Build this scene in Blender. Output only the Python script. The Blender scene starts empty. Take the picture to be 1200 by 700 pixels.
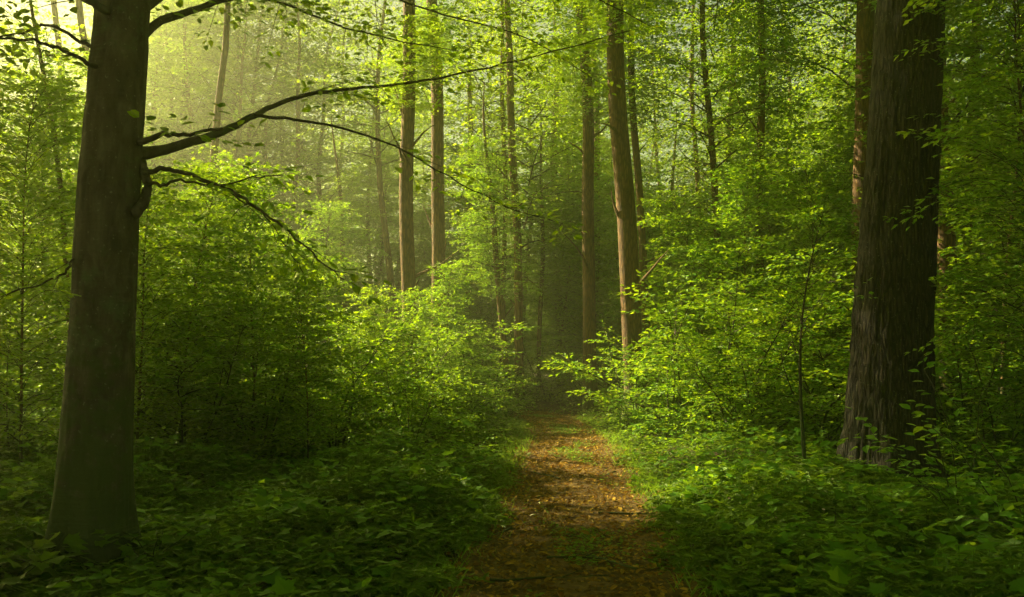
import bpy, math, random
import numpy as np
from mathutils import Vector, Matrix

random.seed(7)
rng = np.random.default_rng(7)
sc = bpy.context.scene
R = math.radians

# ------------------------------------------------------------------ camera
FPX, HX, HY, CAMZ = 1039.2, 600.0, 420.0, 1.6       # photograph pixels (1200 wide)
PITCH = math.atan((HY - 350) / FPX)
cam_d = bpy.data.cameras.new("camera")
cam = bpy.data.objects.new("camera", cam_d)
sc.collection.objects.link(cam)
sc.camera = cam
cam.location = (0, 0, CAMZ)
cam.rotation_euler = (R(90) + PITCH, 0, 0)
cam_d.sensor_width = 36
cam_d.lens = 36 * FPX / 1200
cam_d.clip_start = 0.05
cam_d.clip_end = 2000
cam_d.dof.use_dof = True
cam_d.dof.focus_distance = 17
cam_d.dof.aperture_fstop = 5.0

# ------------------------------------------------------------------ sun, sky, exposure
SUN_AZ, SUN_EL = -56.0, 37.0                        # degrees; azimuth measured from the view direction (+Y), left negative
to_sun = Vector((math.sin(R(SUN_AZ)) * math.cos(R(SUN_EL)), math.cos(R(SUN_AZ)) * math.cos(R(SUN_EL)), math.sin(R(SUN_EL))))
world = bpy.data.worlds.new("World")
sc.world = world
world.use_nodes = True
wn = world.node_tree
for n in list(wn.nodes): wn.nodes.remove(n)
sky = wn.nodes.new("ShaderNodeTexSky")
sky.sky_type = 'NISHITA'
sky.sun_disc = False
sky.sun_elevation = R(SUN_EL)
sky.sun_rotation = R(SUN_AZ)
sky.dust_density = 0.6
sky.air_density = 0.45
bg = wn.nodes.new("ShaderNodeBackground")
bg.inputs[1].default_value = 0.05
wo = wn.nodes.new("ShaderNodeOutputWorld")
tint = wn.nodes.new("ShaderNodeMixRGB"); tint.blend_type = 'MULTIPLY'; tint.inputs[0].default_value = 1; tint.inputs[2].default_value = (1.0, .88, .36, 1)   # golden hazy morning air
wn.links.new(sky.outputs[0], tint.inputs[1]); wn.links.new(tint.outputs[0], bg.inputs[0]); wn.links.new(bg.outputs[0], wo.inputs[0])
sun_d = bpy.data.lights.new("sun", 'SUN')
sun_d.energy = 5.0
sun_d.angle = R(0.5)
sun_d.color = (1.0, 0.83, 0.52)
sun = bpy.data.objects.new("sun", sun_d)
sc.collection.objects.link(sun)
sun.rotation_euler = to_sun.to_track_quat('Z', 'Y').to_euler()
sun.location = (-20, 20, 40)

sc.view_settings.view_transform = 'Standard'
sc.view_settings.look = 'None'
sc.view_settings.gamma = 1
sc.view_settings.use_curve_mapping = False
sc.view_settings.exposure = 2.45
sc.render.engine = 'CYCLES'
cy = sc.cycles
cy.use_denoising = True
cy.max_bounces = 7; cy.diffuse_bounces = 4; cy.glossy_bounces = 2; cy.transmission_bounces = 5
cy.volume_bounces = 1; cy.transparent_max_bounces = 4
cy.sample_clamp_indirect = 4.0
cy.caustics_reflective = False; cy.caustics_refractive = False

# ------------------------------------------------------------------ helpers
def at(px, py, y):
    """point seen at photograph pixel (px, py), y metres ahead of the camera"""
    cx, cyy = (px - 600) / FPX, (350 - py) / FPX
    dy = math.cos(PITCH) - cyy * math.sin(PITCH)
    dz = math.sin(PITCH) + cyy * math.cos(PITCH)
    return Vector((cx / dy * y, y, CAMZ + dz / dy * y))

_tab = rng.random((256, 256))
def vnoise(x, y):
    x = np.asarray(x, float); y = np.asarray(y, float)
    xi = np.floor(x).astype(int); yi = np.floor(y).astype(int)
    fx = x - xi; fy = y - yi
    fx = fx * fx * (3 - 2 * fx); fy = fy * fy * (3 - 2 * fy)
    a = _tab[xi % 256, yi % 256]; b = _tab[(xi + 1) % 256, yi % 256]
    c = _tab[xi % 256, (yi + 1) % 256]; d = _tab[(xi + 1) % 256, (yi + 1) % 256]
    return (a * (1 - fx) + b * fx) * (1 - fy) + (c * (1 - fx) + d * fx) * fy

PATH = [(-3, -.35, 1.8), (0, 0.0, 1.8), (5.8, .39, 1.8), (9.2, .64, 1.8), (12.8, .84, 1.8), (16.6, 1.05, 1.75), (20.8, 1.12, 1.7),
        (23.7, .8, 1.8), (26, .1, 1.8), (29, -1.6, 1.8), (34, -5.0, 1.8)]
_py = np.array([p[0] for p in PATH]); _px = np.array([p[1] for p in PATH]); _pw = np.array([p[2] for p in PATH])
def path_x(y): return np.interp(y, _py, _px)
def path_w(y): return np.interp(y, _py, _pw)
def gz(x, y):
    x = np.asarray(x, float); y = np.asarray(y, float)
    off = np.abs(x - path_x(y)) - path_w(y) / 2
    k = np.clip(off / 1.5, 0, 1)
    h = (vnoise(x * .33 + 40, y * .33 + 11) - .5) * .34 + (vnoise(x * 1.1 + 7, y * 1.1 + 3) - .5) * .12
    fade = np.clip((90 - np.hypot(x, y)) / 60, 0, 1)
    return (h * k + k * .07) * fade
def g(x, y): return float(gz(x, y))

def mesh_np(name, V, F, mat, smooth=False, nside=3):
    V = np.ascontiguousarray(V, dtype=np.float32); F = np.ascontiguousarray(F, dtype=np.int32)
    me = bpy.data.meshes.new(name)
    me.vertices.add(len(V)); me.vertices.foreach_set("co", V.ravel())
    me.loops.add(F.size); me.loops.foreach_set("vertex_index", F.ravel())
    me.polygons.add(len(F)); me.polygons.foreach_set("loop_start", np.arange(0, F.size, F.shape[1], dtype=np.int32))
    me.polygons.foreach_set("use_smooth", np.full(len(F), smooth, dtype=bool))
    me.update(calc_edges=True)
    me.materials.append(mat)
    return me

def link(name, me, parent=None, loc=None):
    o = bpy.data.objects.new(name, me)
    sc.collection.objects.link(o)
    if parent is not None: o.parent = parent
    if loc is not None: o.location = loc
    return o
def tag(o, label=None, cat=None, group=None, kind=None):
    if label: o["label"] = label
    if cat: o["category"] = cat
    if group: o["group"] = group
    if kind: o["kind"] = kind
    return o

class Tubes:
    """round tapering tubes gathered into one mesh (quads)"""
    def __init__(s): s.V = []; s.F = []; s.n = 0
    def add(s, pts, rad, sides=6, cap=True):
        P = np.asarray(pts, float); r = np.asarray(rad, float)
        if r.ndim == 0: r = np.full(len(P), float(r))
        T = np.gradient(P, axis=0); T /= np.linalg.norm(T, axis=1, keepdims=True) + 1e-9
        ref = np.array([1., 0, 0]) if abs(T[0, 2]) > .7 else np.array([0., 0, 1.])
        A = np.cross(T, ref); A /= np.linalg.norm(A, axis=1, keepdims=True) + 1e-9
        B = np.cross(T, A)
        th = np.arange(sides) * 2 * np.pi / sides
        ring = P[:, None] + r[:, None, None] * (np.cos(th)[None, :, None] * A[:, None] + np.sin(th)[None, :, None] * B[:, None])
        s.V.append(ring.reshape(-1, 3))
        i = np.arange(len(P) - 1)[:, None] * sides; j = np.arange(sides)[None]; k = (j + 1) % sides
        f = np.stack([i + j, i + k, i + sides + k, i + sides + j], -1).reshape(-1, 4) + s.n
        s.F.append(f[:, ::-1]); s.n += len(P) * sides
    def mesh(s, name, mat): return mesh_np(name, np.concatenate(s.V), np.concatenate(s.F), mat, True)

# leaf outlines: (across, along, up), fan of triangles
def lf_oval():
    v = [(0, 0, 0), (.26, .28, .07), (.30, .55, .06), (.13, .84, .02), (0, 1.05, -.06), (-.13, .84, .02), (-.30, .55, .06), (-.26, .28, .07), (0, .5, -.02)]
    return np.array(v), np.array([(8, i, (i + 1) % 8) for i in range(8)])
def lf_small():
    v = [(0, 0, 0), (.30, .45, .08), (0, 1.0, -.05), (-.30, .45, .08)]
    return np.array(v), np.array([(0, 1, 2), (0, 2, 3)])
def lf_hex():
    v = [(0, 0, 0), (.27, .30, .07), (.22, .68, .05), (0, 1.0, -.06), (-.22, .68, .05), (-.27, .30, .07)]
    return np.array(v), np.array([(0, 1, 2), (0, 2, 3), (0, 3, 4), (0, 4, 5)])
def lf_maple():
    o = [(0, 0), (.18, .02), (.42, .06), (.36, .22), (.62, .50), (.40, .50), (.34, .62), (.22, .60), (.16, .78), (0, 1.08),
         (-.16, .78), (-.22, .60), (-.34, .62), (-.40, .50), (-.62, .50), (-.36, .22), (-.42, .06), (-.18, .02)]
    v = [(x, y, .10 * abs(x) - .08 * y * y) for x, y in o] + [(0, .42, -.02)]
    n = len(o)
    return np.array(v), np.array([(n, i, (i + 1) % n) for i in range(n)])
def lf_tri():
    """three pointed leaflets"""
    v = []; f = []
    for a in (-62, 0, 62):
        c, s_ = math.cos(R(a)), math.sin(R(a))
        b = len(v)
        for (x, y, z) in [(0, .05, 0), (.20, .42, .06), (.13, .74, .03), (0, 1.0, -.08), (-.13, .74, .03), (-.20, .42, .06)]:
            v.append((x * c + y * s_, -x * s_ + y * c, z))
        f += [(b, b + 1, b + 2), (b, b + 2, b + 3), (b, b + 3, b + 4), (b, b + 4, b + 5)]
    return np.array(v), np.array(f)

class Leaves:
    def __init__(s): s.p = []; s.a = []; s.n = []; s.s = []
    def add(s, p, a, n, size):
        s.p.append(np.atleast_2d(p)); s.a.append(np.atleast_2d(a)); s.n.append(np.atleast_2d(n)); s.s.append(np.atleast_1d(size))
    def mesh(s, name, mat, tmpl, keep=None):
        P = np.concatenate(s.p); A = np.concatenate(s.a); N = np.concatenate(s.n); S = np.concatenate(s.s)
        A = A / (np.linalg.norm(A, axis=1, keepdims=True) + 1e-9)
        X = np.cross(A, N); X /= np.linalg.norm(X, axis=1, keepdims=True) + 1e-9
        N = np.cross(X, A)
        tv, tf = tmpl
        V = P[:, None] + S[:, None, None] * (tv[None, :, 0:1] * X[:, None] + tv[None, :, 1:2] * A[:, None] + tv[None, :, 2:3] * N[:, None])
        F = tf[None] + (np.arange(len(P)) * len(tv))[:, None, None]
        return mesh_np(name, V.reshape(-1, 3), F.reshape(-1, 3), mat)

# ------------------------------------------------------------------ materials
def mat(name):
    m = bpy.data.materials.new(name); m.use_nodes = True
    nt = m.node_tree
    for n in list(nt.nodes): nt.nodes.remove(n)
    return m, nt, lambda t, **k: _node(nt, t, **k)
def _node(nt, t, **k):
    n = nt.nodes.new(t)
    for a, b in k.items(): setattr(n, a, b)
    return n

def leaf_material(name, c0, c1, c2, t0, t1, gloss=.35):
    m, nt, N = mat(name); L = nt.links.new
    geo = N("ShaderNodeNewGeometry"); oi = N("ShaderNodeObjectInfo")
    add = N("ShaderNodeMath", operation='MULTIPLY_ADD'); add.inputs[1].default_value = .45; 
    L(oi.outputs["Random"], add.inputs[0])
    m2 = N("ShaderNodeMath", operation='MULTIPLY'); m2.inputs[1].default_value = .55
    L(geo.outputs["Random Per Island"], m2.inputs[0]); L(m2.outputs[0], add.inputs[2])
    r1 = N("ShaderNodeValToRGB"); r2 = N("ShaderNodeValToRGB")
    r1.color_ramp.elements[0].color = (*c0, 1); r1.color_ramp.elements[1].color = (*c2, 1)
    e = r1.color_ramp.elements.new(.5); e.color = (*c1, 1)
    r2.color_ramp.elements[0].color = (*t0, 1); r2.color_ramp.elements[1].color = (*t1, 1)
    L(add.outputs[0], r1.inputs[0]); L(add.outputs[0], r2.inputs[0])
    d = N("ShaderNodeBsdfDiffuse"); t = N("ShaderNodeBsdfTranslucent"); s = N("ShaderNodeAddShader")
    L(r1.outputs[0], d.inputs[0]); L(r2.outputs[0], t.inputs[0]); L(d.outputs[0], s.inputs[0]); L(t.outputs[0], s.inputs[1])
    gl = N("ShaderNodeBsdfGlossy"); gl.inputs["Roughness"].default_value = .42; gl.inputs[0].default_value = (.9, .95, .6, 1)
    fr = N("ShaderNodeFresnel"); fr.inputs[0].default_value = 1.35
    mm = N("ShaderNodeMath", operation='MULTIPLY'); mm.inputs[1].default_value = gloss; L(fr.outputs[0], mm.inputs[0])
    mx = N("ShaderNodeMixShader"); L(mm.outputs[0], mx.inputs[0]); L(s.outputs[0], mx.inputs[1]); L(gl.outputs[0], mx.inputs[2])
    o = N("ShaderNodeOutputMaterial"); L(mx.outputs[0], o.inputs[0])
    return m

M_LEAF = leaf_material("beech leaf", (.030, .085, .006), (.050, .125, .007), (.085, .150, .010), (.08, .19, .003), (.33, .42, .005))
M_CANOPY = leaf_material("canopy leaf", (.035, .085, .006), (.055, .120, .008), (.090, .150, .010), (.08, .19, .003), (.34, .42, .006))
M_HERB = leaf_material("herb leaf", (.022, .052, .004), (.036, .074, .005), (.058, .098, .007), (.065, .125, .003), (.13, .19, .005), .25)
M_GRASS = leaf_material("grass blade", (.030, .080, .010), (.060, .120, .015), (.090, .140, .020), (.08, .16, .01), (.14, .22, .01), .2)
M_LITTER = leaf_material("dead leaf", (.065, .032, .008), (.20, .124, .014), (.44, .30, .036), (.03, .012, .002), (.10, .05, .01), .15)

def bark_material(name, dark, mid, light, furrow, sx, sz, bump, patch=0.0, patchcol=(.2, .2, .15), rings=0.0, moss=.85):
    m, nt, N = mat(name); L = nt.links.new
    tc = N("ShaderNodeTexCoord"); mp = N("ShaderNodeMapping"); mp.inputs["Scale"].default_value = (sx, sx, sz)
    L(tc.outputs["Object"], mp.inputs[0])
    n1 = N("ShaderNodeTexNoise"); n1.inputs["Scale"].default_value = 1; n1.inputs["Detail"].default_value = 6; n1.inputs["Roughness"].default_value = .65
    n1.inputs["Distortion"].default_value = .6
    L(mp.outputs[0], n1.inputs["Vector"])
    v = N("ShaderNodeTexVoronoi", feature='DISTANCE_TO_EDGE'); v.inputs["Scale"].default_value = .8
    wob = N("ShaderNodeMixRGB", blend_type='ADD'); wob.inputs[0].default_value = .7
    L(mp.outputs[0], wob.inputs[1]); L(n1.outputs["Color"], wob.inputs[2]); L(wob.outputs[0], v.inputs["Vector"])
    vr = N("ShaderNodeMapRange"); vr.inputs[2].default_value = .22; L(v.outputs["Distance"], vr.inputs[0])
    h = N("ShaderNodeMixRGB", blend_type='MIX'); h.inputs[0].default_value = furrow
    L(n1.outputs["Fac"], h.inputs[1]); L(vr.outputs[0], h.inputs[2])
    cr = N("ShaderNodeValToRGB"); cr.color_ramp.elements[0].position = .25; cr.color_ramp.elements[1].position = .85
    cr.color_ramp.elements[0].color = (*dark, 1); cr.color_ramp.elements[1].color = (*light, 1)
    e = cr.color_ramp.elements.new(.55); e.color = (*mid, 1)
    L(h.outputs[0], cr.inputs[0])
    pn = N("ShaderNodeTexNoise"); pn.inputs["Scale"].default_value = 3.2; pn.inputs["Detail"].default_value = 5; pn.inputs["Roughness"].default_value = .7
    L(tc.outputs["Object"], pn.inputs["Vector"])
    pr = N("ShaderNodeMapRange"); pr.inputs[1].default_value = .52; pr.inputs[2].default_value = .66; pr.inputs[4].default_value = patch
    L(pn.outputs["Fac"], pr.inputs[0])
    mx = N("ShaderNodeMixRGB"); mx.inputs[2].default_value = (*patchcol, 1); L(pr.outputs[0], mx.inputs[0]); L(cr.outputs[0], mx.inputs[1])
    # small pale lichen flecks
    fl = N("ShaderNodeTexNoise"); fl.inputs["Scale"].default_value = 38; fl.inputs["Detail"].default_value = 2; L(tc.outputs["Object"], fl.inputs["Vector"])
    fr = N("ShaderNodeMapRange"); fr.inputs[1].default_value = .66; fr.inputs[2].default_value = .72; fr.inputs[4].default_value = .7; L(fl.outputs["Fac"], fr.inputs[0])
    mx2 = N("ShaderNodeMixRGB"); mx2.inputs[2].default_value = (.22, .21, .14, 1); L(fr.outputs[0], mx2.inputs[0]); L(mx.outputs[0], mx2.inputs[1])
    # moss creeping up from the ground, in patches
    sep = N("ShaderNodeSeparateXYZ"); L(tc.outputs["Object"], sep.inputs[0])
    mz = N("ShaderNodeMapRange"); mz.inputs[1].default_value = 0; mz.inputs[2].default_value = 2.6; mz.inputs[3].default_value = .36; mz.inputs[4].default_value = -.10; L(sep.outputs[2], mz.inputs[0])
    mn = N("ShaderNodeTexNoise"); mn.inputs["Scale"].default_value = 5.5; mn.inputs["Detail"].default_value = 6; mn.inputs["Roughness"].default_value = .7; L(tc.outputs["Object"], mn.inputs["Vector"])
    ma = N("ShaderNodeMath", operation='ADD'); L(mz.outputs[0], ma.inputs[0]); L(mn.outputs["Fac"], ma.inputs[1])
    mr = N("ShaderNodeMapRange"); mr.inputs[1].default_value = .58; mr.inputs[2].default_value = .74; mr.inputs[4].default_value = moss; L(ma.outputs[0], mr.inputs[0])
    mx3 = N("ShaderNodeMixRGB"); mx3.inputs[2].default_value = (.045, .070, .012, 1); L(mr.outputs[0], mx3.inputs[0]); L(mx2.outputs[0], mx3.inputs[1]); mx2 = mx3
    b = N("ShaderNodeBsdfPrincipled"); b.inputs["Roughness"].default_value = .85; b.inputs["Specular IOR Level"].default_value = .25
    L(mx2.outputs[0], b.inputs["Base Color"])
    hh = h.outputs[0]
    if rings:
        mp2 = N("ShaderNodeMapping"); mp2.inputs["Scale"].default_value = (3, 3, 26); L(tc.outputs["Object"], mp2.inputs[0])
        n2 = N("ShaderNodeTexNoise"); n2.inputs["Scale"].default_value = 1; n2.inputs["Detail"].default_value = 4; L(mp2.outputs[0], n2.inputs["Vector"])
        mh = N("ShaderNodeMixRGB"); mh.inputs[0].default_value = rings; L(hh, mh.inputs[1]); L(n2.outputs["Fac"], mh.inputs[2]); hh = mh.outputs[0]
    bp = N("ShaderNodeBump"); bp.inputs["Strength"].default_value = bump; bp.inputs["Distance"].default_value = .03
    L(hh, bp.inputs["Height"]); L(bp.outputs[0], b.inputs["Normal"])
    o = N("ShaderNodeOutputMaterial"); L(b.outputs[0], o.inputs[0])
    return m
M_BARK_OAK = bark_material("furrowed bark", (.008, .006, .004), (.020, .015, .010), (.048, .036, .023), .7, 30, 4.5, .8, moss=.15)
M_BARK_BEECH = bark_material("smooth bark", (.028, .022, .013), (.080, .064, .040), (.175, .145, .095), .12, 9, 3.2, 1.0, .85, (.09, .11, .05), .5)
M_BARK = bark_material("forest bark", (.050, .030, .014), (.145, .080, .027), (.27, .155, .048), .35, 22, 4, .7, .35, (.07, .085, .03))
M_TWIG = bark_material("twig bark", (.030, .024, .014), (.060, .046, .028), (.090, .072, .045), .2, 30, 8, .3)

def soil_material(name, c0, c1, c2, sc1):
    m, nt, N = mat(name); L = nt.links.new
    tc = N("ShaderNodeTexCoord")
    n1 = N("ShaderNodeTexNoise"); n1.inputs["Scale"].default_value = sc1; n1.inputs["Detail"].default_value = 9; n1.inputs["Roughness"].default_value = .72
    L(tc.outputs["Object"], n1.inputs["Vector"])
    n2 = N("ShaderNodeTexVoronoi"); n2.inputs["Scale"].default_value = sc1 * 9; L(tc.outputs["Object"], n2.inputs["Vector"])
    mx = N("ShaderNodeMixRGB"); mx.inputs[0].default_value = .3; L(n1.outputs["Fac"], mx.inputs[1]); L(n2.outputs["Color"], mx.inputs[2])
    cr = N("ShaderNodeValToRGB"); cr.color_ramp.elements[0].position = .3; cr.color_ramp.elements[1].position = .75
    cr.color_ramp.elements[0].color = (*c0, 1); cr.color_ramp.elements[1].color = (*c2, 1)
    e = cr.color_ramp.elements.new(.5); e.color = (*c1, 1); L(mx.outputs[0], cr.inputs[0])
    b = N("ShaderNodeBsdfPrincipled"); b.inputs["Roughness"].default_value = .95; b.inputs["Specular IOR Level"].default_value = .15
    L(cr.outputs[0], b.inputs["Base Color"])
    bp = N("ShaderNodeBump"); bp.inputs["Strength"].default_value = .8; bp.inputs["Distance"].default_value = .03
    L(mx.outputs[0], bp.inputs["Height"]); L(bp.outputs[0], b.inputs["Normal"])
    o = N("ShaderNodeOutputMaterial"); L(b.outputs[0], o.inputs[0])
    return m
M_SOIL = soil_material("forest soil", (.020, .016, .008), (.050, .035, .016), (.080, .065, .028), 2.2)
M_PATH = soil_material("trodden soil", (.030, .018, .007), (.085, .055, .012), (.19, .122, .024), 3.1)

# ------------------------------------------------------------------ ground and path
def grid(name, xs, ys, mat_, zf):
    X, Y = np.meshgrid(xs, ys)
    Z = zf(X, Y)
    V = np.stack([X, Y, Z], -1).reshape(-1, 3)
    nx = len(xs); i = (np.arange(len(ys) - 1)[:, None] * nx + np.arange(nx - 1)[None]).reshape(-1)
    return mesh_np(name, V, np.stack([i, i + 1, i + nx + 1, i + nx], -1), mat_, True)
ax_ = np.concatenate([-np.geomspace(300, 24, 14), np.linspace(-22, 22, 150), np.geomspace(24, 300, 14)])
ay_ = np.concatenate([-np.geomspace(300, 8, 12), np.linspace(-6, 48, 190), np.geomspace(50, 300, 14)])
tag(link("ground", grid("ground", ax_, ay_, M_SOIL, gz)), kind="structure")
ys = np.linspace(-3, 34, 260); us = np.linspace(-1, 1, 22)
U, Y = np.meshgrid(us, ys)
wob = 1 + .16 * (vnoise(Y * .9, np.sign(U) * 5 + 9) - .5) * 2 * np.abs(U)
X = path_x(Y) + U * (path_w(Y) / 2 + .15) * wob
rut = -.035 * (np.exp(-((np.abs(U) - .55) / .2) ** 2)) + .02 * (vnoise(X * 5, Y * 5) - .5)
Z = gz(X, Y) + .045 + rut - .06 * np.clip(np.abs(U) - .9, 0, 1) * 10 * .9
V = np.stack([X, Y, Z], -1).reshape(-1, 3); nx = len(us)
i = (np.arange(len(ys) - 1)[:, None] * nx + np.arange(nx - 1)[None]).reshape(-1)
tag(link("path", mesh_np("path", V, np.stack([i, i + 1, i + nx + 1, i + nx], -1), M_PATH, True)), "trodden earth path strewn with brown leaves", kind="structure")

# ------------------------------------------------------------------ tree building
def unit(v): return v / (np.linalg.norm(v) + 1e-9)
def limb_curve(p0, az, el, length, bend, n=9, r=None):
    r = r or random
    pts = [np.array(p0, float)]; e = el; a = az; st = length / (n - 1)
    for k in range(n - 1):
        pts.append(pts[-1] + st * np.array([math.cos(a) * math.cos(e), math.sin(a) * math.cos(e), math.sin(e)]))
        e += bend / (n - 1) + r.gauss(0, .12); a += r.gauss(0, .16)
    return np.array(pts)

def leaf_twig(Lv, p0, d, length, step, size, nrng, flat=.32, droop=.15):
    """leaves set alternately along one twig, lying in a roughly level spray"""
    k = max(2, int(length / step))
    t = (np.arange(k) + .5) / k
    d = unit(d); side = unit(np.cross(d, [0, 0, 1.]))
    P = p0 + np.outer(t * length, d) + np.outer(t * t, [0, 0, -droop * length])
    sg = np.where(np.arange(k) % 2, 1., -1.)[:, None]
    A = d * .75 + side * sg * .8 + nrng.normal(0, .22, (k, 3)); A[:, 2] -= .22
    N = np.array([0, 0, 1.]) + nrng.normal(0, flat, (k, 3))
    Lv.add(P, A, N, size * nrng.uniform(.5, 1.3, k))
    Lv.add(P[-1], d + nrng.normal(0, .2, 3), N[-1], size * nrng.uniform(.8, 1.1))

def spray(Tb, Lv, pts, rad, nrng, lat=.22, latlen=.9, size=.08, step=.07, start=.07, twigstep=.17, wood=True):
    """side shoots with leafy twigs along a limb"""
    seg = np.linalg.norm(np.diff(pts, axis=0), axis=1); cum = np.concatenate([[0], np.cumsum(seg)]); T = cum[-1]
    s = T * start; sg = 1
    while s < T:
        f = s / T
        p = np.array([np.interp(s, cum, pts[:, c]) for c in range(3)])
        q = np.array([np.interp(min(s + .05, T), cum, pts[:, c]) for c in range(3)]); q2 = np.array([np.interp(max(s - .05, 0), cum, pts[:, c]) for c in range(3)])
        d = unit(q - q2); side = unit(np.cross(d, [0, 0, 1.]) + nrng.normal(0, .12, 3)) * sg
        ll = latlen * (1.05 - f * .75) * nrng.uniform(.6, 1.2) * min(1, .45 + f * 2)
        dd = unit(d * .65 + side * nrng.uniform(.6, 1.1) + np.array([0, 0, nrng.normal(0, .12)]))
        m = max(3, int(ll / .3)); tt = np.linspace(0, 1, m)
        lp = p + np.outer(tt * ll, dd) + np.outer(tt ** 2, [0, 0, -.12 * ll]) 
        if wood: Tb.add(lp, np.linspace(max(.004, rad * (1 - f) * .35 + .003), .002, m), 3)
        u = ll * .12; s2 = 1
        while u < ll:
            g_ = u / ll
            tp = p + dd * u + np.array([0, 0, -.12 * ll * g_ * g_])
            td = unit(dd * .7 + unit(np.cross(dd, [0, 0, 1.])) * s2 * nrng.uniform(.5, 1.1) + np.array([0, 0, nrng.normal(.02, .16)]))
            leaf_twig(Lv, tp, td, nrng.uniform(.5, 1.2) * twigstep * 2.0 * (1.1 - .5 * g_), step, size, nrng)
            u += twigstep * nrng.uniform(.7, 1.3); s2 = -s2
        leaf_twig(Lv, p + dd * ll * .8 + np.array([0, 0, -.12 * ll]), dd, twigstep * 2, step, size, nrng)
        s += lat * nrng.uniform(.6, 1.4); sg = -sg
    leaf_twig(Lv, pts[-1], pts[-1] - pts[-2], .3, step, size, nrng)

def trunk_points(H, seed, lean=(0, 0), wob=.25, n=16):
    r = np.random.default_rng(seed)
    z = np.linspace(0, H, n)
    ph = r.uniform(0, 6.28, 4)
    x = lean[0] * z + wob * (np.sin(z * .35 + ph[0]) - math.sin(ph[0])) * z / H + .3 * wob * np.sin(z * 1.1 + ph[1]) * z / H
    y = lean[1] * z + wob * (np.sin(z * .33 + ph[2]) - math.sin(ph[2])) * z / H
    return np.stack([x, y, z], -1)

def make_plant_meshes(kind, seed, H, r0, z0, reach, nl, size, step, tmpl, leafmat, latlen, lat, twigstep, el=(.5, -.1), shape=None, barkmat=None, stems=0):
    """returns (trunk mesh, branch mesh, crown mesh)"""
    random.seed(seed); nrng = np.random.default_rng(seed)
    tp = trunk_points(H, seed, wob=.35 if H < 12 else .5)
    tr = Tubes(); rr = r0 * (1 - .86 * (tp[:, 2] / H) ** 1.1); rr[0] *= 1.35
    tr.add(np.vstack([tp[0] - [0, 0, .25], tp]), np.concatenate([[rr[0]], rr]), 10 if r0 > .1 else 6)
    br = Tubes(); lv = Leaves(); az = random.random() * 6.28
    if stems:
        tr = Tubes()
        for q in range(stems):
            a0 = q * 6.28 / stems + random.gauss(0, .3); hh = H * random.uniform(.7, 1.1)
            sp = limb_curve((0.06 * math.cos(a0), .06 * math.sin(a0), -.1), a0, random.uniform(1.1, 1.4), hh, -random.uniform(.2, .6), 12)
            tr.add(sp, r0 * np.linspace(1, .2, 12), 6)
            m = max(4, nl // stems)
            for k in range(m):
                f = .02 + .95 * ((k + random.random()) / m) ** 1.25
                i = min(int(f * 11), 10); p = sp[i] + (sp[i + 1] - sp[i]) * (f * 11 - i)
                az = a0 + random.gauss(0, 1.3)
                L = reach * (1.05 - .6 * f) * random.uniform(.4, 1.0)
                pts = limb_curve(p, az, random.uniform(.1, .8), L, -random.uniform(.2, .9), 7)
                br.add(pts, np.linspace(.009, .003, 7), 4)
                spray(br, lv, pts, .005, nrng, start=.05, lat=lat, latlen=latlen * random.uniform(.6, 1.1), size=size, step=step, twigstep=twigstep)
            spray(br, lv, sp[8:], .005, nrng, lat=lat, latlen=latlen * .6, size=size, step=step, twigstep=twigstep)
        nl = 0
    for k in range(nl):
        f = ((k + random.random()) / nl)
        z = z0 + (H * .985 - z0) * f
        p = np.array([np.interp(z, tp[:, 2], tp[:, c]) for c in range(3)])
        az += 2.4 + random.gauss(0, .35)
        L = reach * (shape(f) if shape else (1 - .8 * f)) * random.uniform(.65, 1.15)
        e = el[0] + (1.1 - el[0]) * f ** 3 + random.gauss(0, .12)
        pts = limb_curve(p, az, e, L, el[1] - e * .6, 8)
        rb = max(.006, np.interp(z, tp[:, 2], rr) * .26)
        br.add(pts, rb * (1 - np.linspace(0, 1, len(pts)) ** .7 * .9) + .002, 5 if r0 > .1 else 4)
        spray(br, lv, pts, rb, nrng, lat=lat, latlen=latlen * (.5 + .6 * min(1, L / reach + .2)), size=size, step=step, twigstep=twigstep)
    return (tr.mesh(kind + " trunk", barkmat or M_BARK), br.mesh(kind + " branches", M_TWIG), lv.mesh(kind + " crown", leafmat, tmpl))

round_ = lambda f: .35 + .75 * math.sin(math.pi * min(1, f * .9 + .12)) ** .8 * (1 - .35 * f)
SHRUB = [make_plant_meshes("shrub", 100 + i, H, .018, .12, re, nl, .092, .066, lf_hex(), M_LEAF, .55, .12, .11, (.75, -.1), lambda f: .75 + .5 * math.sin(3.1 * f) - .45 * f, M_TWIG, 5 + i % 2)
         for i, (H, re, nl) in enumerate([(2.6, 1.1, 56), (3.3, 1.2, 64), (2.0, 1.0, 48), (3.0, 1.3, 60)])]
UNDER = [make_plant_meshes("young tree", 200 + i, H, r0, z0, re, nl, .125, .075, lf_small(), M_LEAF, .85, .18, .14, (.75, -.9), lambda f: round_(f) * random.uniform(.55, 1.25))
         for i, (H, r0, z0, re, nl) in enumerate([(7.0, .032, .6, 2.3, 84), (8.5, .038, 1.0, 2.5, 92), (6.0, .03, .4, 2.1, 80), (9.5, .045, 1.6, 2.6, 92)])]
TALL = [make_plant_meshes("tall tree", 300 + i, H, .16, z0, re, nl, .15, .105, lf_small(), M_CANOPY, 1.3, .30, .20, (.45, -.35), round_)
        for i, (H, z0, re, nl) in enumerate([(19, 6.5, 4.2, 46), (20, 8.0, 4.4, 46), (17.5, 5.5, 3.8, 44), (20.5, 8.5, 4.8, 46)])]

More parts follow.
